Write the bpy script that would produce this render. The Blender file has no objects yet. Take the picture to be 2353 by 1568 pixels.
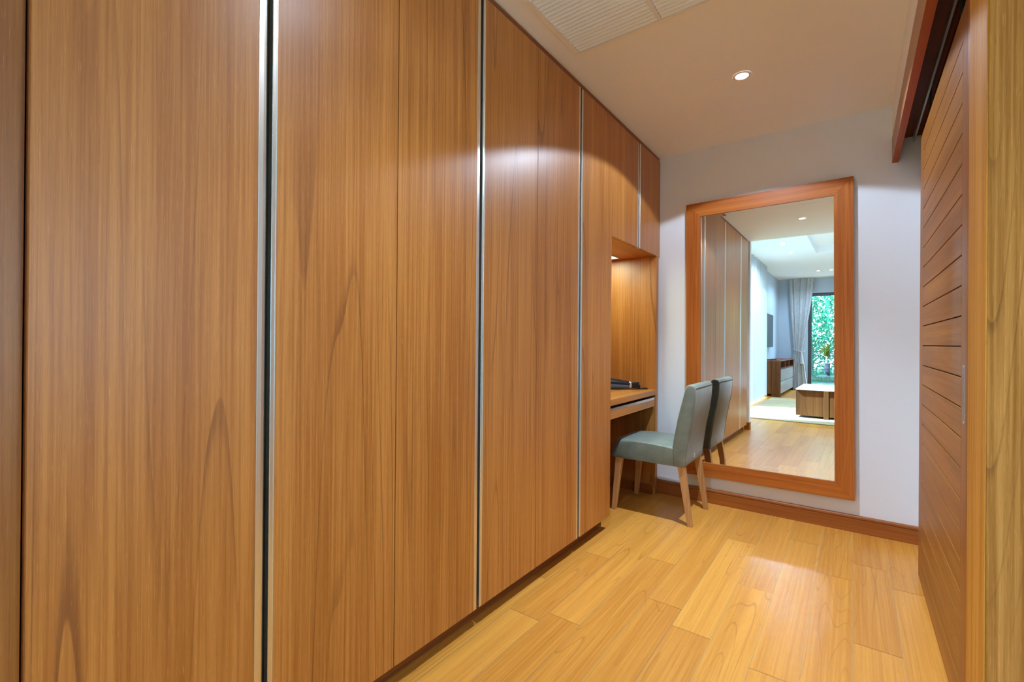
import bpy, bmesh, math, random
from mathutils import Vector, Matrix, Euler
R = math.radians
sc = bpy.context.scene
COL = sc.collection

# ------------------------------------------------------------------ camera
IW, IH, FPX = 2353, 1568, 1064.0
yaw, pitch, roll = R(36.4), math.atan(2.0/FPX), 0.0080
f = Vector((-math.sin(yaw)*math.cos(pitch), math.cos(yaw)*math.cos(pitch), math.sin(pitch)))
r0 = Vector((math.cos(yaw), math.sin(yaw), 0)); u0 = r0.cross(f)
rr = r0*math.cos(roll) + u0*math.sin(roll); uu = -r0*math.sin(roll) + u0*math.cos(roll)
cd = bpy.data.cameras.new('camera'); cam = bpy.data.objects.new('camera', cd); COL.objects.link(cam)
cd.sensor_width = 36; cd.sensor_fit = 'HORIZONTAL'; cd.lens = FPX/IW*36; cd.clip_start = 0.02; cd.clip_end = 200
m = Matrix((rr, uu, -f)).transposed().to_4x4(); m.translation = Vector((0, 0, 1.16))
cam.matrix_world = m
sc.camera = cam

# ------------------------------------------------------------------ view, world, lights
vs = sc.view_settings
vs.view_transform = 'Standard'; vs.look = 'None'; vs.gamma = 1; vs.use_curve_mapping = False
vs.exposure = 0.52
cy = sc.cycles
cy.use_denoising = True
cy.max_bounces = 10; cy.diffuse_bounces = 6; cy.glossy_bounces = 5; cy.transmission_bounces = 6; cy.transparent_max_bounces = 8
cy.caustics_reflective = False; cy.caustics_refractive = False
cy.sample_clamp_indirect = 0.0

w = bpy.data.worlds.new('world'); sc.world = w; w.use_nodes = True
bg = w.node_tree.nodes['Background']
bg.inputs['Color'].default_value = (0.56, 0.74, 1.0, 1); bg.inputs['Strength'].default_value = 8.5

def light(name, kind, loc, energy, color=(1, 1, 1), rot=(0, 0, 0), **kw):
    d = bpy.data.lights.new(name, kind); d.energy = energy; d.color = color
    for k, v in kw.items(): setattr(d, k, v)
    o = bpy.data.objects.new(name, d); COL.objects.link(o); o.location = loc; o.rotation_euler = rot
    return o

WARM = (0.72, 0.91, 1.15)
BED = (0.55, 0.80, 1.1)
# x, y, z, wide spill W, narrow beam W, spill angle, colour
SPOTS = [(-0.489, 2.725, 2.6, 38, 142, 134, WARM), (-0.516, 0.961, 2.6, 9, 76, 150, WARM),
         (-1.12, -2.39, 3.0, 90, 0, 160, BED), (-1.11, -3.40, 3.0, 90, 0, 160, BED), (-0.85, -6.27, 3.0, 90, 0, 160, BED),
         (2.75, -2.39, 3.0, 90, 0, 160, BED), (2.75, -3.40, 3.0, 90, 0, 160, BED)]  # last pair: unseen downlights added to brighten the bedroom
for i, (x, y, z, e, e2, a, c) in enumerate(SPOTS):
    light('downlight_spill', 'SPOT', (x, y, z-0.012), e, c, spot_size=R(a), spot_blend=0.06 if i == 0 else 0.5, shadow_soft_size=0.03)
    if e2: light('downlight_beam', 'SPOT', (x, y, z-0.012), e2, c, spot_size=R(84 if i == 0 else 104), spot_blend=1.0, shadow_soft_size=0.03)
sd_ = Vector((0.72, -0.22, -0.80))
sun = light('sun', 'SUN', (-6, 0, 8), 32.0, (0.56, 0.74, 1.0), sd_.to_track_quat('-Z', 'Y').to_euler(), angle=R(1.0))
# two bedroom windows and an added, unseen passage window let the daylight of the world in (portals only guide the sampling)
for nm, loc, rot, sx, sy in (('portal_side_window', (-2.0, -2.925, 1.43), (0, R(-90), 0), 2.86, 4.05), ('portal_glass_door', (0.065, -7.72, 1.3), (R(90), 0, 0), 2.47, 2.6), ('portal_added_window', (3.32, 0.75, 1.5), (0, R(90), 0), 1.2, 1.0)):
    p_ = light(nm, 'AREA', loc, 1, (1, 1, 1), rot, shape='RECTANGLE', size=sx, size_y=sy); p_.data.cycles.is_portal = True
NICHE_L = light('niche_lamp_light', 'AREA', (-1.62, 3.12, 1.815), 4.0, (0.78, 1.0, 0.76), (0, 0, 0), shape='RECTANGLE', size=0.2, size_y=0.5)

# ------------------------------------------------------------------ materials
class NT:
    def __init__(s, name):
        s.m = bpy.data.materials.new(name); s.m.use_nodes = True; s.t = s.m.node_tree; s.t.nodes.clear()
        s.out = s.t.nodes.new('ShaderNodeOutputMaterial')
    def n(s, typ, **kw):
        nd = s.t.nodes.new(typ)
        for k, v in kw.items(): setattr(nd, k, v)
        return nd
    def l(s, a, b): s.t.links.new(a, b)
    def set(s, sock, v):
        if isinstance(v, bpy.types.NodeSocket): s.l(v, sock)
        else: sock.default_value = v
    def math(s, op, a, b=0.0, c=0.0, clamp=False):
        nd = s.n('ShaderNodeMath', operation=op); nd.use_clamp = clamp
        s.set(nd.inputs[0], a); s.set(nd.inputs[1], b); s.set(nd.inputs[2], c); return nd.outputs[0]
    def vmath(s, op, a, b):
        nd = s.n('ShaderNodeVectorMath', operation=op); s.set(nd.inputs[0], a); s.set(nd.inputs[1], b); return nd.outputs[0]
    def mix(s, fac, a, b, mode='MIX'):
        nd = s.n('ShaderNodeMix', data_type='RGBA', blend_type=mode)
        s.set(nd.inputs[0], fac); s.set(nd.inputs[6], a); s.set(nd.inputs[7], b); return nd.outputs[2]
    def noise(s, vec, scale=1, detail=2, rough=0.5, dist=0.0):
        nd = s.n('ShaderNodeTexNoise'); s.set(nd.inputs['Vector'], vec); nd.inputs['Scale'].default_value = scale
        nd.inputs['Detail'].default_value = detail; nd.inputs['Roughness'].default_value = rough
        nd.inputs['Distortion'].default_value = dist; return nd.outputs['Fac']
    def smooth(s, v, a, b, lo=0.0, hi=1.0):
        nd = s.n('ShaderNodeMapRange', interpolation_type='SMOOTHSTEP'); s.set(nd.inputs[0], v)
        nd.inputs[1].default_value = a; nd.inputs[2].default_value = b; nd.inputs[3].default_value = lo; nd.inputs[4].default_value = hi
        return nd.outputs[0]

def rgb(r, g, b):   # sRGB 0-255 -> linear
    c = lambda v: ((v/255+0.055)/1.055)**2.4 if v > 10 else v/255/12.92
    return (c(r), c(g), c(b), 1)

def plain(name, col, rough=0.6, metal=0.0, bump=0.0, bscale=300, spec=0.5, var=0.0):
    s = NT(name); p = s.n('ShaderNodeBsdfPrincipled'); s.l(p.outputs[0], s.out.inputs[0])
    p.inputs['Roughness'].default_value = rough; p.inputs['Metallic'].default_value = metal
    p.inputs['Specular IOR Level'].default_value = spec
    tc = s.n('ShaderNodeTexCoord').outputs['Object']
    nz = s.noise(tc, bscale, 2)
    v = max(var, 0.02)
    dk = tuple(c*(1-v) for c in col[:3])+(1,)
    s.l(s.mix(nz, dk, col), p.inputs['Base Color'])
    if bump:
        b = s.n('ShaderNodeBump'); b.inputs['Strength'].default_value = bump; b.inputs['Distance'].default_value = 0.001
        s.l(nz, b.inputs['Height']); s.l(b.outputs[0], p.inputs['Normal'])
    return s.m

def wood(name, dark, light_, line, axis=2, rough=0.38, coat=0.0, K=22, lineamt=0.35, figure=1.0, fleck=0.1, tone=False, spec=0.5, seed=0, along=0.32):
    s = NT(name); p = s.n('ShaderNodeBsdfPrincipled'); s.l(p.outputs[0], s.out.inputs[0])
    tc = s.n('ShaderNodeTexCoord').outputs['Object']
    oi = s.n('ShaderNodeObjectInfo')
    rv = s.n('ShaderNodeCombineXYZ')
    rnd = s.math('MULTIPLY_ADD', oi.outputs['Random'], 37.0, seed)
    for i in range(3): s.l(rnd, rv.inputs[i])
    if tone:
        at = s.n('ShaderNodeAttribute', attribute_name='tone')
        o2 = s.n('ShaderNodeCombineXYZ'); q = s.math('MULTIPLY', at.outputs['Fac'], 171.3)
        for i in range(3): s.l(q, o2.inputs[i])
        vec = s.vmath('ADD', tc, o2.outputs[0])
    else:
        vec = s.vmath('ADD', tc, rv.outputs[0])
    def sc3(a, l):
        v = [a, a, a]; v[axis] = l
        return s.vmath('MULTIPLY', vec, tuple(v))
    n1 = s.noise(sc3(4.2*figure, along*figure*0.8), 1, 1.0, 0.4)
    fr = s.math('FRACT', s.math('MULTIPLY', n1, K))
    ln = s.math('MULTIPLY', s.smooth(fr, 0.86, 0.98), s.smooth(fr, 0.985, 1.0, 1.0, 0.0))
    lnv = s.noise(sc3(6, 1.0), 1, 1)
    ln = s.math('MULTIPLY', ln, s.smooth(lnv, 0.35, 0.65))
    mid = s.noise(sc3(14, 0.25), 1, 3, 0.6)
    fine = s.noise(sc3(130, 1.6), 1, 3, 0.6)
    pore = s.noise(sc3(700, 22), 1, 2, 0.5)
    f1 = s.math('ADD', s.math('MULTIPLY', mid, 0.45), s.math('MULTIPLY', fine, 0.55))
    f1 = s.smooth(f1, 0.34, 0.66)
    if tone:
        f1 = s.math('ADD', s.math('MULTIPLY', f1, 0.45), s.math('MULTIPLY', at.outputs['Fac'], 0.6), clamp=True)
    c = s.mix(f1, dark, light_)
    c = s.mix(s.math('MULTIPLY', ln, lineamt), c, line)
    po = s.smooth(pore, 0.60, 0.75)
    c = s.mix(s.math('MULTIPLY', po, fleck), c, tuple(min(1, x*1.9+0.05) for x in light_[:3])+(1,))
    p2 = s.smooth(pore, 0.40, 0.27)
    c = s.mix(s.math('MULTIPLY', p2, fleck*1.4), c, tuple(x*0.5 for x in dark[:3])+(1,))
    s.l(c, p.inputs['Base Color'])
    s.l(s.math('ADD', s.math('MULTIPLY', fine, 0.12), rough-0.06), p.inputs['Roughness'])
    p.inputs['Specular IOR Level'].default_value = spec
    p.inputs['Coat Weight'].default_value = coat; p.inputs['Coat Roughness'].default_value = 0.36
    b = s.n('ShaderNodeBump'); b.inputs['Strength'].default_value = 0.12; b.inputs['Distance'].default_value = 0.0006
    s.l(fine, b.inputs['Height']); s.l(b.outputs[0], p.inputs['Normal'])
    return s.m

M = {}
DK, LT, LN = rgb(160, 95, 34), rgb(196, 130, 60), rgb(112, 60, 24)
M['teak'] = wood('teak_veneer', DK, LT, LN, 2, 0.40, K=16, lineamt=0.66, coat=0.28, along=0.2, fleck=0.2)
M['teak_x'] = wood('teak_veneer_across', DK, LT, LN, 0, 0.36, K=20, lineamt=0.3)
M['teak_y'] = wood('teak_veneer_along', DK, LT, LN, 1, 0.36, K=20, lineamt=0.3)
M['frame_z'] = wood('mirror_frame_teak', rgb(160, 82, 26), rgb(192, 112, 44), rgb(206, 134, 66), 2, 0.42, K=12, lineamt=0.4, figure=1.6, spec=0.25)
M['frame_x'] = wood('mirror_frame_teak_across', rgb(160, 82, 26), rgb(192, 112, 44), rgb(130, 66, 24), 0, 0.42, K=12, lineamt=0.35, figure=1.6, spec=0.25)
M['dark_y'] = wood('skirting_teak', rgb(112, 58, 24), rgb(146, 84, 38), rgb(84, 42, 20), 1, 0.4, K=10, lineamt=0.3)
M['dark_x'] = wood('skirting_teak_across', rgb(130, 66, 18), rgb(166, 94, 32), rgb(84, 42, 16), 0, 0.4, K=10, lineamt=0.3)
M['door_y'] = wood('sliding_door_teak', rgb(138, 86, 34), rgb(172, 114, 50), rgb(112, 66, 30), 1, 0.42, spec=0.15, K=14, lineamt=0.35, figure=2.2)
M['door_z'] = wood('sliding_door_stile_teak', rgb(138, 82, 34), rgb(164, 104, 48), rgb(112, 66, 34), 2, 0.4, spec=0.15, K=10, lineamt=0.2)
M['jamb'] = wood('door_lining_teak', rgb(176, 112, 34), rgb(212, 150, 66), rgb(146, 90, 30), 2, 0.6, K=12, lineamt=0.25, fleck=0.22, spec=0.06)
M['jamb2'] = wood('door_lining_veneer', rgb(150, 98, 40), rgb(194, 138, 72), rgb(96, 60, 30), 2, 0.6, spec=0.1, K=26, lineamt=0.55, fleck=0.22, along=0.2)
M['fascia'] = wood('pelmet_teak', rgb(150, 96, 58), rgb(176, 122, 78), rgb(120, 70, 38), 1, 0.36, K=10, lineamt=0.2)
M['fascia_lit'] = wood('pelmet_lit_teak', rgb(146, 66, 18), rgb(168, 84, 26), rgb(120, 50, 22), 1, 0.5, spec=0.15, K=8, lineamt=0.2)  # redder copy of the teak paints the light on the pelmet underside
M['fascia_shaded'] = wood('pelmet_shaded_teak', rgb(84, 36, 14), rgb(112, 54, 20), rgb(60, 28, 12), 1, 0.5, spec=0.15, K=8, lineamt=0.2)  # darker copy of the teak paints the shade inside the pelmet
M['walnut'] = wood('walnut', rgb(78, 42, 16), rgb(118, 70, 30), rgb(52, 28, 10), 2, 0.6, spec=0.2, K=20, lineamt=0.5)
M['walnut_y'] = wood('walnut_along', rgb(104, 58, 38), rgb(138, 84, 56), rgb(74, 40, 26), 1, 0.5, spec=0.3, K=10, lineamt=0.3)
M['oak'] = wood('chair_leg_wood', rgb(176, 126, 72), rgb(206, 158, 104), rgb(150, 100, 54), 2, 0.45, K=8, lineamt=0.2)
M['floor'] = wood('floor_planks', rgb(178, 108, 36), rgb(228, 162, 70), rgb(150, 90, 34), 1, 0.30, K=16, lineamt=0.42, figure=1.7, fleck=0.12, tone=True, spec=0.35, along=0.45)
M['gap'] = plain('floor_joint', rgb(176, 150, 116), 0.7)
M['dark'] = plain('dark_gap', (0.02, 0.012, 0.006, 1), 0.8)
M['ceil'] = plain('ceiling_paint', (0.94, 0.93, 0.92, 1), 0.9, bump=0.05, bscale=60)
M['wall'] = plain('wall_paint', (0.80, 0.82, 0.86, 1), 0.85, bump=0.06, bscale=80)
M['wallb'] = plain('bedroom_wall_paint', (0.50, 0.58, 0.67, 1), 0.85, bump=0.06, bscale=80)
M['white'] = plain('white_enamel', (0.82, 0.83, 0.84, 1), 0.5)
M['grille'] = plain('grille_enamel', (0.88, 0.92, 0.96, 1), 0.4)
M['grille_back'] = plain('grille_shade_backing', (0.22, 0.22, 0.22, 1), 0.8)  # dark backing sheet paints the shade between the slats
M['alu'] = plain('brushed_aluminium', (0.80, 0.80, 0.77, 1), 0.33, 1.0, var=0.05)
M['alu_in'] = plain('aluminium_channel', (0.42, 0.40, 0.34, 1), 0.35, 1.0, var=0.05)
M['steel'] = plain('satin_steel', (0.55, 0.55, 0.56, 1), 0.35, 1.0)
M['track'] = plain('track_aluminium', (0.5, 0.48, 0.42, 1), 0.45, 1.0)
M['black'] = plain('black_plastic', (0.012, 0.012, 0.016, 1), 0.25)
M['bluegrey'] = plain('dryer_plastic', (0.10, 0.18, 0.30, 1), 0.25)
M['chrome'] = plain('chrome', (0.8, 0.8, 0.82, 1), 0.12, 1.0)
M['screen'] = plain('tv_screen', (0.05, 0.06, 0.08, 1), 0.25)
M['windowframe'] = plain('dark_window_frame', (0.05, 0.055, 0.06, 1), 0.4)
M['stone'] = plain('white_stone', (0.75, 0.77, 0.8, 1), 0.12)
M['drawer'] = plain('grey_lacquer', (0.42, 0.42, 0.42, 1), 0.2)
M['pot'] = plain('black_glazed_pot', (0.01, 0.01, 0.02, 1), 0.3)
M['iron'] = plain('black_iron', (0.015, 0.02, 0.03, 1), 0.5)
M['deck'] = plain('balcony_tiles', (0.35, 0.36, 0.36, 1), 0.7)
M['label'] = plain('cream_label', (0.7, 0.62, 0.45, 1), 0.7)

def fabric(name, c1, c2, sc_=900, bump=0.3, rough=0.85, sheen=0.3):
    s = NT(name); p = s.n('ShaderNodeBsdfPrincipled'); s.l(p.outputs[0], s.out.inputs[0])
    tc = s.n('ShaderNodeTexCoord').outputs['Object']
    n1 = s.noise(tc, sc_, 2); n2 = s.noise(tc, 14, 3)
    ff = s.math('ADD', s.math('MULTIPLY', n1, 0.6), s.math('MULTIPLY', n2, 0.4))
    s.l(s.mix(s.smooth(ff, 0.3, 0.7), c1, c2), p.inputs['Base Color'])
    p.inputs['Roughness'].default_value = rough; p.inputs['Sheen Weight'].default_value = sheen
    b = s.n('ShaderNodeBump'); b.inputs['Strength'].default_value = bump; b.inputs['Distance'].default_value = 0.001
    s.l(n1, b.inputs['Height']); s.l(b.outputs[0], p.inputs['Normal'])
    return s.m
M['chair'] = fabric('chair_fabric', rgb(98, 108, 96), rgb(132, 142, 126), rough=0.55, bump=0.15)
M['drape'] = fabric('drape_fabric', rgb(176, 176, 178), rgb(200, 200, 200), 500, 0.2)
def rugmat():
    s = NT('rug_weave'); p = s.n('ShaderNodeBsdfPrincipled'); s.l(p.outputs[0], s.out.inputs[0])
    tc = s.n('ShaderNodeTexCoord').outputs['Object']
    a = s.noise(s.vmath('MULTIPLY', tc, (0.9, 14, 1)), 1, 3, 0.7); b = s.noise(tc, 240, 2)
    c = s.mix(s.smooth(a, 0.45, 0.68), rgb(176, 158, 122), rgb(128, 102, 66))
    c = s.mix(s.math('MULTIPLY', b, 0.3), c, rgb(190, 174, 140))
    s.l(c, p.inputs['Base Color']); p.inputs['Roughness'].default_value = 0.95
    return s.m
M['rug'] = rugmat()
def sheermat():
    s = NT('sheer_curtain'); d = s.n('ShaderNodeBsdfDiffuse'); t = s.n('ShaderNodeBsdfTranslucent'); tr = s.n('ShaderNodeBsdfTransparent')
    d.inputs[0].default_value = (0.70, 0.71, 0.74, 1); t.inputs[0].default_value = (0.13, 0.125, 0.13, 1)
    m1 = s.n('ShaderNodeMixShader'); m2 = s.n('ShaderNodeMixShader')
    nz = s.noise(s.n('ShaderNodeTexCoord').outputs['Object'], 800, 1)
    s.l(s.smooth(nz, 0.3, 0.7, 0.25, 0.35), m1.inputs[0]); s.l(d.outputs[0], m1.inputs[1]); s.l(t.outputs[0], m1.inputs[2])
    m2.inputs[0].default_value = 0.06; s.l(m1.outputs[0], m2.inputs[1]); s.l(tr.outputs[0], m2.inputs[2])
    s.l(m2.outputs[0], s.out.inputs[0]); return s.m
M['sheer'] = sheermat()
def glassmat():
    s = NT('window_glass'); g = s.n('ShaderNodeBsdfGlossy'); tr = s.n('ShaderNodeBsdfTransparent'); fr = s.smooth(s.noise(s.n('ShaderNodeTexCoord').outputs['Object'], 1.5, 1), 0, 1, 0.02, 0.03)
    g.inputs['Roughness'].default_value = 0.02; tr.inputs[0].default_value = (0.86, 0.97, 0.95, 1)
    mx = s.n('ShaderNodeMixShader'); s.l(fr, mx.inputs[0]); s.l(tr.outputs[0], mx.inputs[1]); s.l(g.outputs[0], mx.inputs[2])
    s.l(mx.outputs[0], s.out.inputs[0]); return s.m
M['glass'] = glassmat()
def mirrormat():
    s = NT('mirror_silver'); p = s.n('ShaderNodeBsdfPrincipled'); s.l(p.outputs[0], s.out.inputs[0])
    p.inputs['Metallic'].default_value = 1; p.inputs['Roughness'].default_value = 0.0
    p.inputs['Base Color'].default_value = (0.90, 0.94, 0.94, 1); return s.m
M['mirror'] = mirrormat()
def emit(name, col, st):
    s = NT(name); e = s.n('ShaderNodeEmission'); e.inputs[0].default_value = col; e.inputs[1].default_value = st
    s.l(e.outputs[0], s.out.inputs[0]); return s.m
M['bulb'] = emit('lamp_glow', (1, 0.97, 0.93, 1), 40)
M['tube'] = emit('niche_diffuser_glow', (0.9, 1.0, 0.92, 1), 2.2)
def leafmat(name, c1, c2):
    s = NT(name); d = s.n('ShaderNodeBsdfDiffuse'); t = s.n('ShaderNodeBsdfTranslucent'); mx = s.n('ShaderNodeMixShader')
    nz = s.noise(s.n('ShaderNodeTexCoord').outputs['Object'], 6, 3)
    c = s.mix(s.smooth(nz, 0.35, 0.65), c1, c2); s.l(c, d.inputs[0]); s.l(c, t.inputs[0])
    mx.inputs[0].default_value = 0.45; s.l(d.outputs[0], mx.inputs[1]); s.l(t.outputs[0], mx.inputs[2]); s.l(mx.outputs[0], s.out.inputs[0]); return s.m
M['leaf'] = leafmat('tree_leaves', (0.035, 0.25, 0.13, 1), (0.13, 0.46, 0.30, 1))
M['leaf2'] = leafmat('pot_plant_leaves', (0.05, 0.06, 0.006, 1), (0.11, 0.12, 0.02, 1))
M['grass'] = leafmat('grass', (0.03, 0.10, 0.06, 1), (0.08, 0.16, 0.10, 1))
M['bark'] = plain('bark', (0.28, 0.25, 0.2, 1), 0.9)

# ------------------------------------------------------------------ mesh helpers
def box(bm, x0, x1, y0, y1, z0, z1):
    v = [bm.verts.new((x, y, z)) for x in (x0, x1) for y in (y0, y1) for z in (z0, z1)]
    for q in ((0, 1, 3, 2), (4, 6, 7, 5), (0, 4, 5, 1), (2, 3, 7, 6), (0, 2, 6, 4), (1, 5, 7, 3)):
        bm.faces.new([v[i] for i in q])
def prism(bm, pts, axis, a, b):
    """extrude a 2-D outline along axis from a to b"""
    def P(p, t):
        q = list(p); q.insert(axis, t); return q
    A = [bm.verts.new(P(p, a)) for p in pts]; B = [bm.verts.new(P(p, b)) for p in pts]
    bm.faces.new(A); bm.faces.new(B[::-1])
    for i in range(len(pts)):
        j = (i+1) % len(pts); bm.faces.new([A[j], A[i], B[i], B[j]])
def tube(bm, pts, rad, seg=10, cap=True):
    pts = [Vector(p) for p in pts]; rings = []
    rads = rad if isinstance(rad, (list, tuple)) else [rad]*len(pts)
    prev = None
    for i, p in enumerate(pts):
        d = (pts[min(i+1, len(pts)-1)] - pts[max(i-1, 0)]).normalized()
        a = d.orthogonal().normalized() if prev is None else (prev - d*prev.dot(d)).normalized()
        prev = a; b = d.cross(a)
        rings.append([bm.verts.new(p + (a*math.cos(t) + b*math.sin(t))*rads[i]) for t in [2*math.pi*k/seg for k in range(seg)]])
    for i in range(len(rings)-1):
        for k in range(seg):
            l = (k+1) % seg; bm.faces.new([rings[i][k], rings[i][l], rings[i+1][l], rings[i+1][k]])
    if cap: bm.faces.new(rings[0][::-1]); bm.faces.new(rings[-1])
def lathe(bm, prof, seg=24, mat=None):
    """profile (r, h) about z"""
    rings = []
    for r, h in prof:
        rings.append([bm.verts.new((r*math.cos(2*math.pi*k/seg), r*math.sin(2*math.pi*k/seg), h)) for k in range(seg)])
    for i in range(len(rings)-1):
        for k in range(seg):
            l = (k+1) % seg; bm.faces.new([rings[i][k], rings[i][l], rings[i+1][l], rings[i+1][k]])
    bm.faces.new(rings[0][::-1]); bm.faces.new(rings[-1])
def obj(name, bm, mat, parent=None, bevel=0.0, seg=2, smooth=False, loc=None):
    bmesh.ops.recalc_face_normals(bm, faces=bm.faces[:])
    me = bpy.data.meshes.new(name); bm.to_mesh(me); bm.free()
    me.materials.append(M[mat] if isinstance(mat, str) else mat)
    o = bpy.data.objects.new(name, me); COL.objects.link(o)
    if parent is not None: o.parent = parent
    if loc is not None: o.location = loc
    if bevel:
        md = o.modifiers.new('bevel', 'BEVEL'); md.width = bevel; md.segments = seg; md.limit_method = 'ANGLE'; md.angle_limit = R(40)
        md.harden_normals = False
    if smooth:
        for p in me.polygons: p.use_smooth = True
        if bevel == 0 and smooth == 'auto': pass
    return o
def thing(name, label, cat, loc=(0, 0, 0), group=None, rot=(0, 0, 0)):
    o = bpy.data.objects.new(name, None); COL.objects.link(o); o.location = loc; o.rotation_euler = rot; o.empty_display_size = 0.1
    return tag(o, label, cat, group)
def tag(o, label, cat, group=None, kind=None):
    o['label'] = label; o['category'] = cat
    if group: o['group'] = group
    if kind: o['kind'] = kind
    return o
def struct(name, bm, mat, **kw):
    o = obj(name, bm, mat, **kw); o['kind'] = 'structure'; return o
def bx(*a):
    bm = bmesh.new()
    if isinstance(a[0], (list, tuple)):
        for q in a: box(bm, *q)
    else: box(bm, *a)
    return bm

# ------------------------------------------------------------------ setting
H, HB = 2.6, 3.0            # ceiling heights: dressing area, bedroom
XW, YB = -1.216, 3.58       # wardrobe front plane, back wall
XR = 0.32
YF = -7.6                   # far wall of the bedroom
XL = -1.86

# floor: real planks with a fine joint between them
JO = {-8: [1.624, 2.314], -7: [1.697], -6: [2.459], -5: [2.068], -4: [2.988], -3: [2.455], -2: [1.845, 3.209], -1: [2.827], 0: [3.056], 1: [2.855]}
TN = {(-4, 0): .95, (-4, 1): .6, (-3, 0): .8, (-3, 1): .5, (-2, 0): .65, (-2, 1): .65, (-2, 2): .6, (-1, 0): .6, (-1, 1): .4, (-5, 0): .28, (-5, 1): .68,
      (-6, 0): .5, (-6, 1): .72, (-7, 0): .35, (-7, 1): .8, (-8, 0): .75, (-8, 1): .4, (-8, 2): .7, (0, 0): .42, (0, 1): .2, (1, 0): .7, (1, 1): .3}
random.seed(4)
bm = bmesh.new(); tones = []
for row in range(-13, 22):
    x0 = 0.005 + row*0.15; x1 = x0 + 0.15
    if x0 < XL-0.3: continue
    js = list(JO.get(row, [random.uniform(1.4, 3.2)]))
    first = js[0]; known = len(js)
    down = [first]
    while down[-1] > YF-0.1: down.append(down[-1] - random.uniform(0.8, 1.35))
    edges = down[::-1] + js[1:] + [YB]
    base = len(down)-1                        # index of plank just before first joint
    for i in range(len(edges)-1):
        k = i - (base-1)
        t = TN.get((row, k), random.uniform(0.25, 0.85)) if row in JO else random.uniform(0.25, 0.85)
        t += row*0.0007 + i*0.00013
        g = 0.0009; a, b = edges[i]+g, min(edges[i+1]-g, YB)
        v = [bm.verts.new(p) for p in ((x0+g, a, 0), (x1-g, a, 0), (x1-g, b, 0), (x0+g, b, 0))]
        bm.faces.new(v); tones.append(t)
box(bm, XL-0.3, 3.2, YF, YB, -0.10, -0.0012)
me = bpy.data.meshes.new('floor'); 
nf = len(tones)
bm.to_mesh(me); bm.free()
at = me.attributes.new('tone', 'FLOAT', 'FACE')
for i in range(len(me.polygons)): at.data[i].value = tones[i] if i < nf else 0.5
me.materials.append(M['floor']); me.materials.append(M['gap'])
for i in range(nf, len(me.polygons)): me.polygons[i].material_index = 1
floor = bpy.data.objects.new('floor', me); COL.objects.link(floor); floor['kind'] = 'structure'

struct('wall_back', bx(-2.06, XR+0.1, YB, YB+0.15, 0, 3.1), 'wall')
struct('wall_left', bx((XL-0.2, XL, 0.15, YB, 0, 3.1)), 'wall')
struct('wall_right', bx((XR, XR+0.12, 1.75, YB, 0, 2.6)), 'wall')
struct('wall_passage', bx((XR+0.12, 3.2, 1.62, 1.76, 0, 2.6)), 'wall')
# short wall that closes the wardrobe run, wood lined on its end
struct('wall_return', bx((XL, -1.206, -0.02, 0.060, 0, H)), 'wall')
struct('trim_1', bx(XL, -1.262, 0.0605, 0.155, 0, H), 'teak')
bm = bmesh.new(); prism(bm, [(-1.262, 0.0602), (-1.262, 0.070), (-1.196, 0.070), (-1.196, -0.03), (-1.2058, -0.03), (-1.2058, 0.0602)], 2, 0, 0.10)
struct('baseboard_return', bm, 'dark_x')
# ceilings
struct('ceiling', bx((-2.06, 3.2, 0.0, YB+0.1, H, 3.1)), 'ceil')
TX0, TX1, TY0, TY1 = -0.72, 2.3, -3.8, -1.5
struct('ceiling_bedroom', bx((XL-0.4, TX0, YF-0.2, 0.0, HB, HB+0.15), (TX1, 3.3, YF-0.2, 0.0, HB, HB+0.15), (TX0, TX1, YF-0.2, TY0, HB, HB+0.15),
                              (TX0, TX1, TY1, 0.0, HB, HB+0.15), (TX0-0.1, TX1+0.1, TY0-0.1, TY1+0.1, HB+0.15, HB+0.2)), 'ceil')
# bedroom walls
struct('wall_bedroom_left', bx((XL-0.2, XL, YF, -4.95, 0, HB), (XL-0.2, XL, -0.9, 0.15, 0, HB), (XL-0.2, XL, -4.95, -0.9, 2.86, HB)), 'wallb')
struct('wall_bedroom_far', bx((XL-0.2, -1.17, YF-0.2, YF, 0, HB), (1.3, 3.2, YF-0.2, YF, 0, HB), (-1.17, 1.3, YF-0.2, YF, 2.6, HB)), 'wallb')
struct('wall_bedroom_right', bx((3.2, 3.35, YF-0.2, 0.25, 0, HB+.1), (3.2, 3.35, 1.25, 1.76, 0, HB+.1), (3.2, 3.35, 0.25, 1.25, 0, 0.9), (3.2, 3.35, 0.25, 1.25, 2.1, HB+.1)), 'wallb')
# baseboard along the back wall (moulded top edge)
bm = bmesh.new()
prism(bm, [(YB, 0), (YB-0.018, 0), (YB-0.018, 0.078), (YB-0.0125, 0.080), (YB-0.0125, 0.084), (YB-0.017, 0.087), (YB-0.016, 0.096), (YB-0.009, 0.101), (YB, 0.103)], 0, -1.24, XR)
struct('baseboard_back', bm, 'dark_x')
struct('trim_2', bx((XR+0.12, 3.2, 1.60, 1.62, 0, 0.1)), 'dark_x')
# recessed plinth under the wardrobes, top board over them
struct('trim_3', bx((-1.30, -1.275, 0.16, 2.648, 0, 0.079)), 'dark_y')
struct('trim_4', bx((-1.30, -1.224, 0.152, YB, 2.571, 2.5965)), 'dark_y')
# lining of the opening on the right, near the camera
struct('trim_5', bx((0.250, 0.2535, 1.5405, 1.745, 0, H)), 'jamb', bevel=0.001)
struct('trim_6', bx((0.2535, 0.95, 1.540, 1.60, 0, H)), 'jamb2')
struct('trim_7', bx((0.256, XR+0.12, 1.60, 1.745, 0, H)), 'jamb2')
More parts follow.
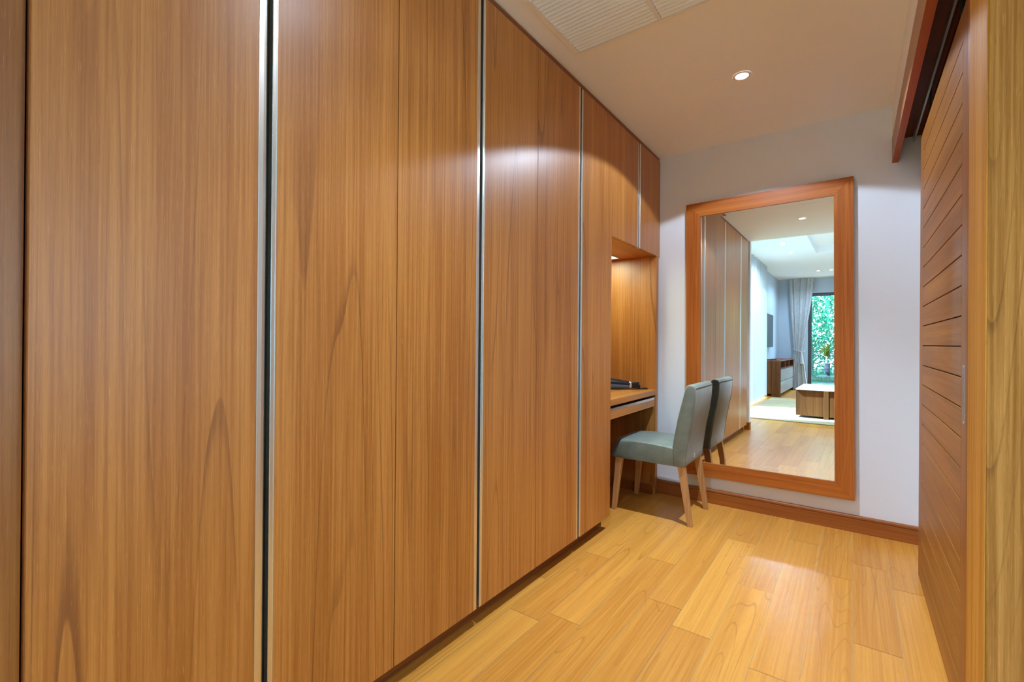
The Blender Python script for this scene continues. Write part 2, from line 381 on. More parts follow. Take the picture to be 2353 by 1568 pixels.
# bulkhead and pelmet over the sliding door
struct('bulkhead', bx((0.181, XR, 1.745, YB, 2.398, H)), 'ceil').name = 'trim_8'
bm = bx((0.180, 0.210, 1.745, YB-0.001, 2.249, 2.4))
pel = obj('door_pelmet', bm, 'fascia', bevel=0.001)
me = pel.data; me.materials.append(M['fascia_lit']); me.materials.append(M['fascia_shaded'])
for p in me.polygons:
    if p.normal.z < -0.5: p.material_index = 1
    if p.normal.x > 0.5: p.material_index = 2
tag(pel, 'long teak pelmet board hiding the top of the slatted sliding door', 'pelmet')
bm = bx((0.2105, XR, 1.745, YB, 2.386, 2.3975)); struct('trim_9', bm, 'fascia_shaded')
struct('trim_11', bx(0.3105, XR-0.0003, 1.745, YB, 2.12, 2.3855), 'fascia_shaded')

# track
t = thing('sliding_door_track', 'thin aluminium rail under the pelmet carrying the sliding door', 'track', (0.255, 1.75, 2.35))
obj('rail', bx(0.020, 0.028, 0.0, 1.826, 0.0, 0.0355), 'track', t)
for hy in (0.35, 1.15): obj('hanger', bx(0.0285, 0.033, hy, hy+0.05, -0.150, 0.0305), 'dark', t)

# sliding door (slatted barn door)
sd = bpy.data.objects.new('door_1', None); COL.objects.link(sd); sd.location = (0.268, 1.86, 0.008); sd['kind'] = 'structure'
gz = [0.121 + 0.0942*i - 0.008 for i in range(22)]
DY0, DY1, DZ = 0.0, 3.09-1.86, 2.192
obj('door_core', bx(0.0115, 0.040, 0.002, DY1-0.002, 0.002, DZ), 'fascia_shaded', sd)
bm = bmesh.new()
prism(bm, [(0.040, 0.0), (0.006, 0.0), (0.0015, 0.012), (0.0, 0.030), (0.0, 0.112), (0.0115, 0.1125), (0.040, 0.1125)], 2, 0, DZ)
obj('door_stile', bm, 'door_z', sd)
obj('door_stile', bx(0.0, 0.0115, 1.104, DY1, 0, DZ), 'door_z', sd, bevel=0.001)
zz = [0.0] + gz + [DZ]
for i in range(len(zz)-1):
    a = zz[i] + (0.0022 if i else 0); b = zz[i+1] - (0.0022 if i < len(zz)-2 else 0)
    obj('door_board', bx(0.0, 0.0115, 0.113, 1.1035, a, b), 'door_y', sd, bevel=0.0008, seg=1)
ph = obj('door_pull', bx((-0.0012, 0.004, 0.050, 0.054, 0.918, 1.092), (-0.0012, 0.004, 0.072, 0.076, 0.918, 1.092), (-0.0012, 0.004, 0.054, 0.072, 0.918, 0.924), (-0.0012, 0.004, 0.054, 0.072, 1.086, 1.092), (0.0005, 0.004, 0.054, 0.072, 0.924, 1.086)), 'steel', sd)
ph['label'] = 'recessed satin steel pull'

# ------------------------------------------------------------------ wardrobes
ZT, ZB = 2.5655, 0.082
def strip_left(bm, y1, z0, z1):      # aluminium edge on a leaf that ends at y1 (hinge to the left): wide shallow cove
    prism(bm, [(XW-0.020, y1-0.023), (XW-0.0015, y1-0.0235), (XW+0.0005, y1-0.0225), (XW+0.0005, y1-0.0205), (XW-0.0008, y1-0.0195), (XW-0.0012, y1-0.010), (XW-0.0022, y1-0.004),
               (XW-0.0060, y1), (XW-0.020, y1)], 2, z0, z1)
def strip_right(bm, y0, z0, z1):
    prism(bm, [(XW-0.020, y0), (XW-0.0025, y0), (XW-0.0005, y0+0.001), (XW-0.001, y0+0.010), (XW+0.0005, y0+0.0105), (XW+0.0005, y0+0.012), (XW-0.020, y0+0.012)], 2, z0, z1)
def wardrobe_leaf(root, y0, y1, z0, z1, side):
    """side 'R': pull on its right edge, 'L': on its left edge, None: no pull"""
    a, b = y0, y1
    if side == 'R': b = y1 - 0.0232
    if side == 'L': a = y0 + 0.0122
    bm = bmesh.new(); box(bm, XW-0.020, XW, a, b, z0, z1)
    o = root
    d = obj('door', shift(bm, root), 'teak', root, bevel=0.0006, seg=1)
    if side:
        bm = bmesh.new(); (strip_left if side == 'R' else strip_right)(bm, y1 if side == 'R' else y0, z0, z1)
        s_ = obj('pull_strip', shift(bm, root), 'alu', d); s_['label'] = 'full-height aluminium finger pull'
    return d
def shift(bm, root):
    bmesh.ops.translate(bm, verts=bm.verts[:], vec=-Vector(root.location)); return bm
def channel(root, yc0, yc1, z0, z1):
    bm = bmesh.new()
    prism(bm, [(XW-0.0495, yc0-0.012), (XW-0.0495, yc1+0.012), (XW-0.0215, yc1+0.012), (XW-0.0215, yc1+0.0005), (XW-0.046, yc1-0.0015), (XW-0.040, (yc0+yc1)/2+.001), (XW-0.040, (yc0+yc1)/2-.001), (XW-0.046, yc0+0.0015), (XW-0.0215, yc0-0.0005), (XW-0.0215, yc0-0.012)], 2, z0+0.012, z1)
    obj('pull_channel', shift(bm, root), 'alu_in', root)
LAB = ['two-door teak wardrobe nearest the camera, ending at the dark wood lining', 'middle two-door teak wardrobe of the three full-height ones', 'two-door teak wardrobe beside the desk niche, under the far bright glow']
LAB = ['full-height teak wardrobe nearest the camera, whose wide silver pull stands at the far left', 'full-height teak wardrobe in the middle of the row, between the two others',
       'full-height teak wardrobe farthest from the camera, standing right beside the desk niche']
units = [(0.1565, 0.583, 0.595, 1.0045), (1.0075, 1.428, 1.4405, 1.8455), (1.8485, 2.2775, 2.289, 2.690)]
for lab, (a, b, c, d) in zip(LAB, units):
    root = thing('wardrobe', lab, 'wardrobe', (XW, (a+d)/2, 0), 'full-height wardrobes along the left wall')
    wardrobe_leaf(root, a, b, ZB, ZT, 'R'); wardrobe_leaf(root, c, d, ZB, ZT, 'L')
    channel(root, b, c, ZB, ZT)
    bm = bx((XL+0.005, XW-0.052, a+0.001, d-0.001, ZB, ZT))
    obj('carcass', shift(bm, root), 'dark_y', root)
    bm = bx((XW-0.052, XW-0.022, a+0.001, b-0.014, ZB, ZT), (XW-0.052, XW-0.022, c+0.014, d-0.001, ZB, ZT))
    obj('door_backing', shift(bm, root), 'dark_y', root)
# overhead cabinet above the niche
ZN = 1.827
root = thing('overhead_cabinet', 'shorter teak two-door cabinet hung over the desk niche in the corner', 'cabinet', (XW, 3.13, ZN))
wardrobe_leaf(root, 2.6925, 3.141, ZN, ZT, 'R'); wardrobe_leaf(root, 3.153, 3.5765, ZN, ZT, 'L')
channel(root, 3.141, 3.153, ZN-0.005, ZT)
obj('carcass', shift(bx((XL+0.005, XW-0.052, 2.6925, 3.5765, ZN+0.012, ZT), (XW-0.052, XW-0.022, 2.6925, 3.127, ZN+0.012, ZT), (XW-0.052, XW-0.022, 3.167, 3.5765, ZN+0.012, ZT)), root), 'dark_y', root)
obj('bottom_panel', shift(bx((XL+0.005, XW-0.022, 2.6925, 3.5765, ZN, ZN+0.0115)), root), 'teak_y', root)
# niche lamp
nl = thing('niche_lamp', 'white recessed lamp glowing in the ceiling of the desk niche', 'lamp', (-1.60, 3.125, ZN))
obj('diffuser', bx(-0.112, 0.112, -0.292, 0.292, -0.004, -0.0005), 'tube', nl)
obj('lamp_rim', bx((-0.116, -0.112, -0.296, 0.296, -0.006, -0.0003), (0.112, 0.116, -0.296, 0.296, -0.006, -0.0003), (-0.112, 0.112, -0.296, -0.292, -0.006, -0.0003), (-0.112, 0.112, 0.292, 0.296, -0.006, -0.0003)), 'white', nl)
# vanity desk
ds = thing('vanity_desk', 'built-in teak dressing desk with one drawer between wardrobe and corner', 'desk', (XW, 3.12, 0))
def dsx(*a): return shift(bx(*a), ds)
obj('desktop', dsx((XL+0.03, XW, 2.692, 3.510, 0.763, 0.803)), 'teak_y', ds, bevel=0.0012)
dr = obj('drawer', dsx((XW-0.020, XW-0.003, 2.695, 3.494, 0.678, 0.7285)), 'teak_y', ds, bevel=0.001)
dr2 = obj('drawer_pull', shift(bx((XW-0.018, XW-0.004, 2.695, 3.494, 0.729, 0.745)), ds), 'alu', dr)
dr2['label'] = 'brushed aluminium edge along the drawer top'
obj('drawer_box', dsx((XL+0.1, XW-0.022, 2.70, 3.48, 0.684, 0.735)), 'dark_y', ds)
obj('side_panel', dsx((XL+0.01, XW-0.001, 3.5105, 3.557, 0.0, ZN-0.0005)), 'teak', ds, bevel=0.001)
obj('side_panel', dsx((XL+0.01, XW-0.060, 2.6905, 2.6915, 0.0, ZN-0.0005)), 'teak', ds)
obj('back_panel', dsx((XL+0.002, XL+0.028, 2.692, 3.510, 0.0, ZN-0.0005)), 'teak', ds)
struct('trim_10', bx((XL+0.03, -1.235, 3.498, 3.510, 0, 0.07)), 'dark_x')

# hair dryer on the desk
hd = thing('hair_dryer', 'dark blue and black hair dryer lying on the desk with its cord', 'hair dryer', (-1.50, 3.295, 0.8045), rot=(0, 0, R(38)))
def xr(bm):  # lathe profile is about z; lay it along +x
    bmesh.ops.rotate(bm, verts=bm.verts[:], cent=(0, 0, 0), matrix=Matrix.Rotation(R(90), 3, 'Y')); return bm
prof = [(0.022, -0.14), (0.036, -0.135), (0.042, -0.11), (0.044, -0.06), (0.043, 0.0), (0.038, 0.07), (0.031, 0.125), (0.0275, 0.155)]
bm = bmesh.new(); lathe(bm, prof); o = obj('barrel', xr(bm), 'bluegrey', hd, smooth=True, loc=(0, 0, 0.044)); o.rotation_euler = (0, R(4.5), 0)
bm = bmesh.new(); lathe(bm, [(r*1.012, h) for r, h in prof]); bmesh.ops.delete(bm, geom=[v for v in bm.verts if v.co.x > 0.004], context='VERTS')
o = obj('lower_shell', xr(bm), 'black', hd, smooth=True, loc=(0, 0, 0.044)); o.rotation_euler = (0, R(4.5) , 0)
o.rotation_euler = (0, R(4.5), 0)
bm = bmesh.new(); lathe(bm, [(0.029, 0.0), (0.031, 0.002), (0.031, 0.016), (0.028, 0.018)]); o = obj('nozzle_ring', xr(bm), 'chrome', hd, smooth=True, loc=(0.148, 0, 0.034))
bm = bmesh.new()
prism(bm, [(0.0, 0.010), (0.0, 0.052), (0.055, 0.036), (0.065, 0.030), (0.065, 0.012), (0.0, 0.008)], 1, -0.026, 0.026)
obj('nozzle', bm, 'black', hd, bevel=0.004, seg=3, loc=(0.166, 0, 0))
bm = bmesh.new(); tube(bm, [(-0.06, 0.03, 0.034), (-0.07, 0.075, 0.028), (-0.08, 0.115, 0.024)], [0.019, 0.018, 0.016], 14); obj('handle', bm, 'black', hd, smooth=True)
bm = bmesh.new()
pts = []
for k in range(90):
    a = k*0.36; rr_ = 0.030 + 0.004*math.sin(k*1.7); pts.append((0.208 + rr_*math.cos(a), 0.036 + rr_*0.8*math.sin(a), 0.006 + 0.042*abs(math.sin(k*0.11))))
tube(bm, pts, 0.0032, 6); obj('cord', bm, 'black', hd, smooth=True)
bm = bmesh.new(); tube(bm, [(0.185, 0.015, 0.016), (0.225, 0.008, 0.013), (0.262, 0.0, 0.008), (0.292, -0.006, 0.0065)], [0.012, 0.011, 0.007, 0.006], 10); obj('plug', bm, 'black', hd, smooth=True)

# ------------------------------------------------------------------ chair
ch = thing('dining_chair', 'grey-green upholstered chair with pale wooden legs at the dressing desk', 'chair', (-1.08, 3.235, 0))
def cs(bm): return shift(bm, ch)
def taper(bm, p0, s0, p1, s1):
    """square leg from top point p0 (size s0) to bottom p1 (size s1)"""
    q = []
    for p, s_ in ((p0, s0), (p1, s1)):
        for dx, dy in ((-1, -1), (1, -1), (1, 1), (-1, 1)): q.append(bm.verts.new((p[0]+dx*s_[0]/2, p[1]+dy*s_[1]/2, p[2])))
    bm.faces.new(q[0:4]); bm.faces.new(q[4:8][::-1])
    for i in range(4):
        j = (i+1) % 4; bm.faces.new([q[j], q[i], q[4+i], q[4+j]])
YN, YFR = 3.02, 3.455
for p0, p1 in (((-0.886, YN+0.030, 0.375), (-0.826, YN+0.016, 0.0)), ((-0.886, YFR-0.030, 0.375), (-0.826, YFR-0.030, 0.0)),
               ((-1.305, YN+0.028, 0.372), (-1.340, YN+0.016, 0.0)), ((-1.305, YFR-0.028, 0.372), (-1.338, YFR+0.004-0.012, 0.0))):
    bm = bmesh.new(); taper(bm, p0, (0.046, 0.040), p1, (0.030, 0.028)); obj('leg', cs(bm), 'oak', ch, bevel=0.0025)
# seat: lofted across its width so the front corners are rounded in plan
bm = bmesh.new()
SP = [(-1.338, 0.366), (-1.334, 0.385), (-1.326, 0.425), (-1.314, 0.456), (-1.298, 0.478), (-1.276, 0.492), (-1.20, 0.499), (-1.08, 0.499), (-0.94, 0.489), (-0.900, 0.48), (-0.900, 0.366)]
secs = []
NS = 24
for k in range(NS+1):
    u_ = -math.cos(math.pi*k/NS); y_ = (YN+YFR)/2 + u_*(YFR-YN-0.004)/2
    e_ = abs(u_); off = 0.050*(1-max(0, (e_-0.55)/0.45)**2.6)
    dz = 0.010*max(0, (e_-0.86)/0.14)**2
    secs.append([bm.verts.new((x-off*min(1, max(0, (-1.15-x)/0.12)), y_, z-(dz if z > 0.44 else 0))) for x, z in SP])
for a_, b_ in zip(secs[:-1], secs[1:]):
    for q in range(len(SP)):
        r_ = (q+1) % len(SP); bm.faces.new([a_[q], a_[r_], b_[r_], b_[q]])
bm.faces.new(secs[0]); bm.faces.new(secs[-1][::-1])
obj('seat', cs(bm), 'chair', ch, bevel=0.008, seg=3, smooth=True)
# back: slanted padded slab (profile in x-z)
bm = bmesh.new()
P = [(-0.935, 0.366), (-0.938, 0.470), (-0.930, 0.540), (-0.905, 0.68), (-0.876, 0.80), (-0.860, 0.865), (-0.848, 0.891), (-0.829, 0.900), (-0.806, 0.893), (-0.794, 0.878), (-0.799, 0.80), (-0.812, 0.70), (-0.832, 0.60), (-0.846, 0.50), (-0.856, 0.42), (-0.858, 0.366)]
prism(bm, P, 1, YN-0.002, YFR+0.002)
obj('backrest', cs(bm), 'chair', ch, bevel=0.013, seg=4, smooth=True)
bm = bmesh.new()   # piping along the rear top and side edges
for y in (YN+0.008, YFR-0.008):
    tube(bm, [(-0.7945, y, 0.880), (-0.798, y, 0.80), (-0.811, y, 0.70), (-0.831, y, 0.60), (-0.845, y, 0.50), (-0.855, y, 0.42), (-0.857, y, 0.368)], 0.0011, 6)
tube(bm, [(-0.7940, YN+0.008, 0.878), (-0.7940, YFR-0.008, 0.878)], 0.0014, 6)
pp = obj('piping', cs(bm), 'chair', ch, smooth=True)
bm = bmesh.new(); box(bm, -0.8575, -0.8545, 3.225, 3.245, 0.395, 0.425); o = obj('care_tag', cs(bm), 'label', ch); o['label'] = 'small cream tag sewn on the back'

# ------------------------------------------------------------------ wall mirror
W_, Hh, B_ = 1.007, 2.000, 0.101
mr = thing('wall_mirror', 'tall mirror in a broad teak frame on the far wall', 'mirror', (-0.4995, 3.5725, 1.197), rot=(-0.0031, -0.0080, -0.0081))
w2, h2 = W_/2, Hh/2
def board(bm, pts):
    prism(bm, pts, 1, -0.0285, 0.0)
for nm, pts, mt in (('a', [(-w2, -h2), (-w2+B_, -h2+B_), (-w2+B_, h2-B_), (-w2, h2)], 'frame_z'), ('b', [(w2, -h2), (w2, h2), (w2-B_, h2-B_), (w2-B_, -h2+B_)], 'frame_z'),
                    ('c', [(-w2, h2), (-w2+B_, h2-B_), (w2-B_, h2-B_), (w2, h2)], 'frame_x'), ('d', [(-w2, -h2), (w2, -h2), (w2-B_, -h2+B_), (-w2+B_, -h2+B_)], 'frame_x')):
    bm = bmesh.new(); board(bm, pts); obj('frame_board', bm, mt, mr, bevel=0.0008, seg=1)
gw, gh, bv = w2-B_+0.004, h2-B_+0.004, 0.027
bm = bmesh.new()
yg, yb = -0.0200, -0.0200-0.00035
I = [bm.verts.new((sx*(gw-bv), yg, sz*(gh-bv))) for sx, sz in ((-1, -1), (1, -1), (1, 1), (-1, 1))]
O = [bm.verts.new((sx*gw, yb, sz*gh)) for sx, sz in ((-1, -1), (1, -1), (1, 1), (-1, 1))]
K_ = [bm.verts.new((sx*gw, -0.004, sz*gh)) for sx, sz in ((-1, -1), (1, -1), (1, 1), (-1, 1))]
bm.faces.new(I)
for i in range(4):
    j = (i+1) % 4; bm.faces.new([I[j], I[i], O[i], O[j]]); bm.faces.new([O[j], O[i], K_[i], K_[j]])
bm.faces.new(K_[::-1])
o = obj('mirror_glass', bm, 'mirror', mr); o['label'] = 'bevelled silver mirror glass'

# ------------------------------------------------------------------ ceiling: grille and downlights
vg = thing('ceiling_vent', 'large white slatted air grille in the ceiling beside the wardrobes', 'vent', (0, 0, H))
gx0, gx1, gy0, gy1 = -1.126, -0.27, 1.575, 2.056
def ring(bm, x0, x1, y0, y1, t, z0, z1):
    box(bm, x0, x1, y0, y0+t, z0, z1); box(bm, x0, x1, y1-t, y1, z0, z1); box(bm, x0, x0+t, y0+t, y1-t, z0, z1); box(bm, x1-t, x1, y0+t, y1-t, z0, z1)
bm = bmesh.new(); ring(bm, gx0, gx1, gy0, gy1, 0.022, -0.006, -0.0003); obj('flange', bm, 'ceil', vg, bevel=0.003, seg=2)
bm = bmesh.new(); ring(bm, gx0+0.0225, gx1-0.0225, gy0+0.0225, gy1-0.0225, 0.010, -0.012, -0.0003); obj('inner_frame', bm, 'white', vg, bevel=0.001)
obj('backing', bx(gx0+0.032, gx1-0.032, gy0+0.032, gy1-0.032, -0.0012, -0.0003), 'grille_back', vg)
xs = [gx0+0.0325, -0.700, -0.300, gx1-0.0325]
for mx_ in (-0.703, -0.313): obj('mullion', bx(mx_, mx_+0.016, gy0+0.033, gy1-0.033, -0.013, -0.002), 'white', vg)
y = gy1-0.036
while y > gy0+0.045:
    bm = bmesh.new()
    for a, b in ((gx0+0.033, -0.704), (-0.686, -0.314)):
        prism(bm, [(y-0.0150, -0.0022), (y-0.0165, -0.0030), (y-0.003, -0.0125), (y, -0.0125), (y, -0.0112), (y-0.002, -0.0112)], 0, a, b)
    o = obj('slat', bm, 'grille', vg); y -= 0.0232
DL = ['round recessed downlight glowing in the ceiling near the mirror wall', 'round recessed downlight overhead near the camera, seen brightest in the mirror',
      'nearer of two small bedroom downlights seen in the mirror', 'second small bedroom downlight seen in the mirror, just past the nearer one', 'small downlight near the far bedroom wall, seen in the mirror above the drapes', 'nearer unseen bedroom downlight away from the windows, added for more light', 'second unseen bedroom downlight away from the windows, added for more light']
for (x, y, z, e, e2, a, c), lab in zip(SPOTS, DL):
    d = thing('downlight', lab, 'ceiling light', (x, y, z), 'recessed downlights')
    bm = bmesh.new()
    n = 32; rs = [(0.030, -0.0015), (0.033, -0.0045), (0.043, -0.004), (0.046, -0.0003)]
    rings = [[bm.verts.new((r*math.cos(2*math.pi*k/n), r*math.sin(2*math.pi*k/n), h)) for k in range(n)] for r, h in rs]
    for i in range(3):
        for k in range(n): bm.faces.new([rings[i][k], rings[i][(k+1) % n], rings[i+1][(k+1) % n], rings[i+1][k]])
    obj('trim_ring', bm, 'white', d, smooth=True)
    bm = bmesh.new(); lathe(bm, [(0.030, -0.0022), (0.030, -0.0005)], 32); obj('lens', bm, 'bulb', d)

# ------------------------------------------------------------------ bedroom behind the camera (seen in the mirror)
rg = obj('rug', bx(-1.60, 2.0, -4.72, -1.12, 0.0, 0.012), 'rug', bevel=0.004); tag(rg, 'large cream woven rug on the bedroom floor', 'rug')
# sheer curtain
def curtain(bm, p0, p1, z0, z1, amp, n, rows=12, fn=None, seed=1, fq=1.0):
    rnd = random.Random(seed); ph = [rnd.uniform(0, 6.28) for _ in range(4)]
    p0, p1 = Vector(p0), Vector(p1); d = (p1-p0); L = d.length; dn = d.normalized(); nn = Vector((-dn.y, dn.x, 0))
    g = []
    for j in range(rows+1):
        t = j/rows; z = z0 + (z1-z0)*t; row = []
        for i in range(n+1):
            s_ = i/n
            off = amp*(math.sin(s_*L*34*fq+ph[0]) + 0.45*math.sin(s_*L*53*fq+ph[1]+t*0.8)) * (0.75+0.35*(1-t))
            q = p0 + d*s_
            if fn: q, off = fn(s_, t, q, off)
            q = q + nn*off; row.append(bm.verts.new((q.x, q.y, z)))
        g.append(row)
    for j in range(rows):
        for i in range(n): bm.faces.new([g[j][i], g[j][i+1], g[j+1][i+1], g[j+1][i]])
bm = bmesh.new(); curtain(bm, (-1.76, -4.96, 0), (-1.76, -2.72, 0), 0.03, 2.995, 0.024, 260, 10)
sh = obj('sheer_curtain', bm, 'sheer', smooth=True); tag(sh, 'long white sheer curtain glowing over the side window', 'curtain')
# tied back drape
def tie(s_, t, q, off):
    z = 0.03 + 2.96*t; k = 1-abs(z-1.05)/ (1.95 if z > 1.05 else 1.0); k = max(0, k)**1.3
    x0 = -1.60*(1-k) + -1.47*k; x1 = (-1.02 if z > 1.05 else -1.14)*(1-k) + -1.28*k
    q = Vector((x0 + (x1-x0)*s_, q.y, 0)); return q, off*(1-0.55*k)
bm = bmesh.new(); curtain(bm, (-1.6, YF+0.14, 0), (-1.02, YF+0.14, 0), 0.02, 2.995, 0.026, 220, 28, tie, 5, 2.3)
dp = thing('tied_back_drape', 'grey drape tied back with a tasselled cord beside the glass door', 'curtain', (-1.35, YF+0.14, 0))
obj('drape', shift(bm, dp), 'drape', dp, smooth=True)
bm = bmesh.new(); pts = [(-0.135+0.27*i/10, 0.055*math.sin(math.pi*(0.1+0.8*i/10))+0.0, 1.10-0.07*math.sin(math.pi*i/14)) for i in range(11)]
tube(bm, pts, 0.012, 8)
ti = obj('tie_cord', bm, 'drape', dp, smooth=True)
bm = bmesh.new(); lathe(bm, [(0.008, 0.33), (0.012, 0.26), (0.022, 0.24), (0.024, 0.21), (0.032, 0.17), (0.040, 0.02), (0.040, 0.0)], 12); obj('tassel', bm, 'drape', ti, smooth=True, loc=(0.06, 0.06, 0.70))
# tv
tv = thing('television', 'flat television screen hung on the bedroom side wall', 'television', (XL, -5.60, 1.14))
obj('bezel', bx(0.03, 0.075, -0.56, 0.56, 0, 0.80), 'windowframe', tv, bevel=0.004)
obj('screen', bx(0.0752, 0.077, -0.545, 0.545, 0.02, 0.785), 'screen', tv)
obj('wall_bracket', bx(0.0005, 0.0298, -0.2, 0.2, 0.25, 0.55), 'iron', tv)
# low cabinet
cb = thing('low_cabinet', 'low walnut drawer cabinet under the television', 'cabinet', (-1.66, -6.2, 0))
cy0, cy1, cx0, cx1 = -1.18, 1.18, -0.19, 0.19
obj('top', bx(cx0, cx1, cy0, cy1, 0.815, 0.84), 'walnut_y', cb, bevel=0.002)
obj('side_panel', bx(cx0+0.20, cx1, cy1-0.03, cy1-0.001, 0, 0.8148), 'walnut', cb)
obj('side_panel', bx(cx0, cx0+0.195, cy1-0.04, cy1-0.008, 0.06, 0.8148), 'walnut', cb)
obj('side_panel', bx(cx0, cx1, cy0, cy0+0.03, 0, 0.8148), 'walnut', cb)
obj('body', bx((cx0, cx1-0.03, cy0+0.031, cy1-0.041, 0.06, 0.64), (cx0, cx0+0.02, cy0+0.031, cy1-0.041, 0.64, 0.8145), (cx0, cx1-0.005, -0.42, -0.39, 0.655, 0.8145), (cx0, cx1-0.005, 0.36, 0.39, 0.655, 0.8145), (cx0, cx1, cy0+0.031, cy1-0.041, 0.64, 0.655)), 'walnut_y', cb)
for i in range(3):
    for j in range(2):
        a = cy0+0.04+i*0.765; obj('drawer', bx(cx1-0.029, cx1-0.004, a, a+0.75, 0.075+j*0.283, 0.075+j*0.283+0.272), 'drawer', cb, bevel=0.002)
rm = obj('remote_control', bx(-0.10, 0.10, -0.03, 0.03, 0, 0.018), 'black', bevel=0.005, loc=(-1.68, -5.2, 0.8405)); tag(rm, 'black remote control lying on the low walnut cabinet', 'remote')
# low table
lt = thing('low_table', 'low walnut table with white stone top standing on the rug', 'table', (-0.12, -2.28, 0.012))
obj('tabletop', bx(-0.71, 0.71, -0.62, 0.63, 0.445, 0.465), 'stone', lt, bevel=0.003)
obj('front_panel', bx(-0.71, 0.71, 0.575, 0.60, 0.035, 0.4445), 'walnut', lt)
obj('back_panel', bx(-0.71, 0.71, -0.60, -0.575, 0.035, 0.4445), 'walnut', lt)
obj('side_panel', bx(-0.709, -0.685, -0.574, 0.574, 0.035, 0.4445), 'walnut_y', lt)
obj('side_panel', bx(0.685, 0.709, -0.574, 0.574, 0.035, 0.4445), 'walnut_y', lt)
for lx in (-0.335, 0.335):
    for ly in (0.6005, -0.6355): obj('leg', bx(lx, lx+0.07, ly, ly+0.035, 0, 0.4445), 'walnut', lt, bevel=0.002)
# glass door to the balcony
wd = bpy.data.objects.new('window_1', None); COL.objects.link(wd); wd.location = (0.065, YF-0.1, 0); wd['kind'] = 'structure'
bm = bmesh.new()
for x0, x1 in ((-1.235, -1.15), (1.15, 1.235), (-0.03, 0.03)): box(bm, x0, x1, -0.04, 0.04, 0.0, 2.6)
box(bm, -1.15, -0.03, -0.04, 0.04, 2.52, 2.6); box(bm, 0.03, 1.15, -0.04, 0.04, 2.52, 2.6); box(bm, -1.15, -0.03, -0.04, 0.04, 0.0, 0.09); box(bm, 0.03, 1.15, -0.04, 0.04, 0.0, 0.09)
obj('window_frame', bm, 'windowframe', wd)
obj('window_pane', bx(-1.15, -0.03, -0.004, 0.004, 0.09, 2.52), 'glass', wd); obj('window_pane', bx(0.03, 1.15, -0.004, 0.004, 0.09, 2.52), 'glass', wd)
wd2 = bpy.data.objects.new('window_2', None); COL.objects.link(wd2); wd2.location = (XL-0.1, -2.925, 0); wd2['kind'] = 'structure'
bm = bmesh.new()
for y0 in (-2.025, -0.70, 0.66, 1.965): box(bm, -0.03, 0.03, y0, y0+0.06, 0.0, 2.86)
box(bm, -0.03, 0.03, -1.965, 1.965, 2.80, 2.86); box(bm, -0.03, 0.03, -1.965, 1.965, 0, 0.06)
obj('window_frame', bm, 'windowframe', wd2)
for y0, y1 in ((-1.965, -0.70), (-0.64, 0.66), (0.72, 1.965)): obj('window_pane', bx(-0.003, 0.003, y0, y1, 0.06, 2.80), 'glass', wd2)

wd3 = bpy.data.objects.new('added_window_3', None); COL.objects.link(wd3); wd3.location = (3.27, 0.75, 0.9); wd3['kind'] = 'structure'  # unseen window, added for cooler light near the camera
obj('window_frame', bx((-0.03, 0.03, -0.5, -0.45, 0, 1.2), (-0.03, 0.03, 0.45, 0.5, 0, 1.2), (-0.03, 0.03, -0.45, 0.45, 0, 0.05), (-0.03, 0.03, -0.45, 0.45, 1.15, 1.2)), 'windowframe', wd3)
obj('window_pane', bx(-0.003, 0.003, -0.45, 0.45, 0.05, 1.15), 'glass', wd3)

# outside
gr = obj('ground', bx((-14, 14, -24, YF-0.2, -0.2, -0.04), (-14, XL-0.21, YF-0.2, 4, -0.2, -0.04)), 'grass'); gr['kind'] = 'structure'; gr.name = 'ground'
struct('balcony_floor', bx(-3, 3.3, -10.2, YF-0.2, -0.04, -0.002), 'deck').name = 'floor_balcony'
rl = thing('balcony_railing', 'black iron railing with thin upright bars beyond the glass door', 'railing', (0, -10.1, 0))
obj('top_rail', bx(-3, 3.2, -0.02, 0.02, 1.0, 1.04), 'iron', rl); obj('bottom_rail', bx(-3, 3.2, -0.015, 0.015, 0.06, 0.09), 'iron', rl)
for k in range(62):
    o = obj('bar', bx(-0.007, 0.007, -0.007, 0.007, 0.0905, 0.9995), 'iron', rl, loc=(-2.95+k*0.1, 0, 0))
tb = thing('garden_table', 'round dark balcony table carrying the potted plant', 'table', (-0.62, -9.0, 0))
bm = bmesh.new(); lathe(bm, [(0.40, 0.31), (0.42, 0.32), (0.42, 0.335), (0.40, 0.345)], 32); obj('tabletop', bm, 'iron', tb, smooth=False)
bm = bmesh.new(); lathe(bm, [(0.20, 0.0), (0.20, 0.02), (0.03, 0.05), (0.03, 0.31)], 20); obj('pedestal', bm, 'iron', tb)
pt = thing('potted_plant', 'bushy yellow-green plant in a black pot on the balcony table', 'plant', (-0.70, -9.0, 0.3455))
bm = bmesh.new(); lathe(bm, [(0.10, 0.0), (0.17, 0.10), (0.19, 0.22), (0.15, 0.34), (0.16, 0.36)], 24); obj('pot', bm, 'pot', pt, smooth=True)
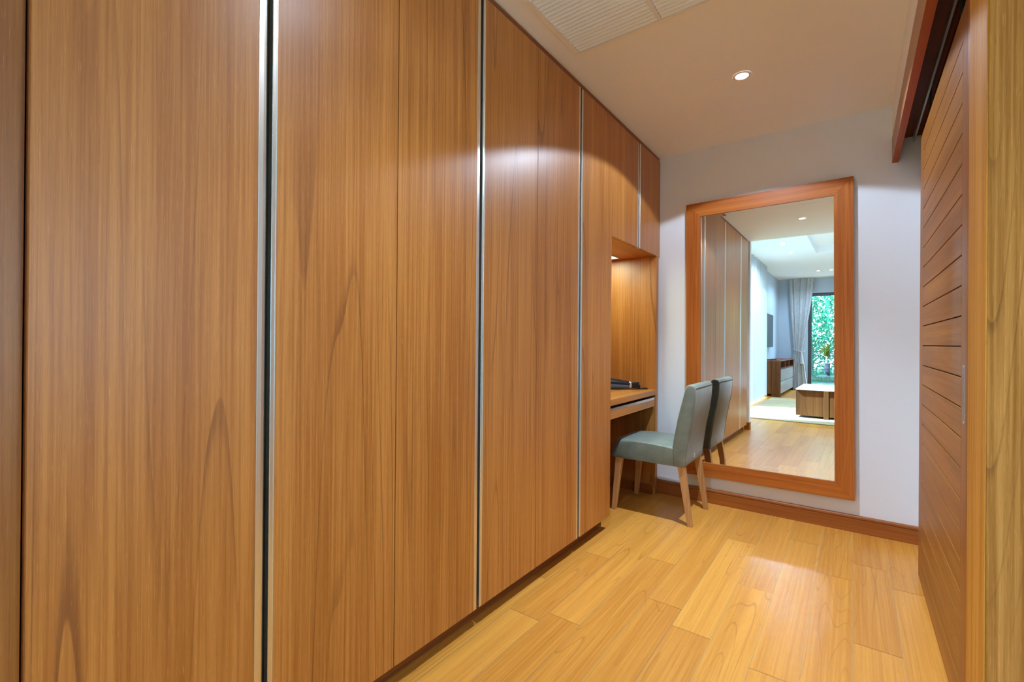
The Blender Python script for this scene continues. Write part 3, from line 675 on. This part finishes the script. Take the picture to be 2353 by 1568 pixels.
def leaves(bm, n, cen, rad, size, rnd):
    for _ in range(n):
        while True:
            v = Vector((rnd.uniform(-1, 1), rnd.uniform(-1, 1), rnd.uniform(-1, 1)))
            if 0.15 < v.length < 1: break
        p = Vector(cen) + Vector((v.x*rad[0], v.y*rad[1], v.z*rad[2]))
        a = Vector((rnd.uniform(-1, 1), rnd.uniform(-1, 1), rnd.uniform(-1, 1))).normalized(); b = a.orthogonal().normalized(); s_ = size*rnd.uniform(0.6, 1.3)
        q = [p - a*s_, p - b*s_*0.45 + a.cross(b)*s_*0.15, p + a*s_, p + b*s_*0.45 + a.cross(b)*s_*0.15]
        bm.faces.new([bm.verts.new(c) for c in q])
rnd = random.Random(3)
bm = bmesh.new(); tube(bm, [(0, 0, 0.34), (0.01, 0, 0.45), (0.0, 0.01, 0.62)], 0.015, 8); obj('stem', bm, 'bark', pt)
bm = bmesh.new(); leaves(bm, 500, (0, 0, 0.72), (0.27, 0.24, 0.20), 0.045, rnd); obj('foliage', bm, 'leaf2', pt)
for i, (x, y, s_) in enumerate([(-3.3, -12.0, 1.0), (-1.6, -14.2, 1.25), (0.35, -12.3, 1.0), (2.3, -14.3, 1.2), (0.9, -16.9, 1.4), (-4.4, -17.2, 1.5)]):
    labs = ['leafy garden tree beyond the railing, off to the left behind the side window', 'leafy green tree filling the glass door view beyond the railing',
            'leafy green tree beyond the railing, hidden largely by the mirror frame edge', 'leafy green tree at the far right end of the garden row', 'big leafy tree behind the others, seen between them through the glass door', 'big leafy tree at the back of the garden, left of all the others']
    tr = thing('garden_tree', labs[i], 'tree', (x, y, -0.04), 'garden trees beyond the balcony')
    bm = bmesh.new(); tube(bm, [(0, 0, 0), (0.05, 0, 0.9), (-0.05, 0.05, 1.9), (0.1, 0, 3.0)], [0.07, 0.055, 0.045, 0.02], 8)
    for k in range(7):
        a = rnd.uniform(0, 6.28); z = rnd.uniform(0.7, 2.4); tube(bm, [(0, 0, z), (0.5*math.cos(a), 0.5*math.sin(a), z+0.35), (1.0*math.cos(a), 1.0*math.sin(a), z+0.9)], [0.028, 0.018, 0.008], 6)
    obj('trunk', bm, 'bark', tr)
    bm = bmesh.new(); leaves(bm, 9000, (0, 0, 2.3), (1.5*s_, 0.9, 1.9*s_), 0.068, rnd); obj('foliage', bm, 'leaf', tr)
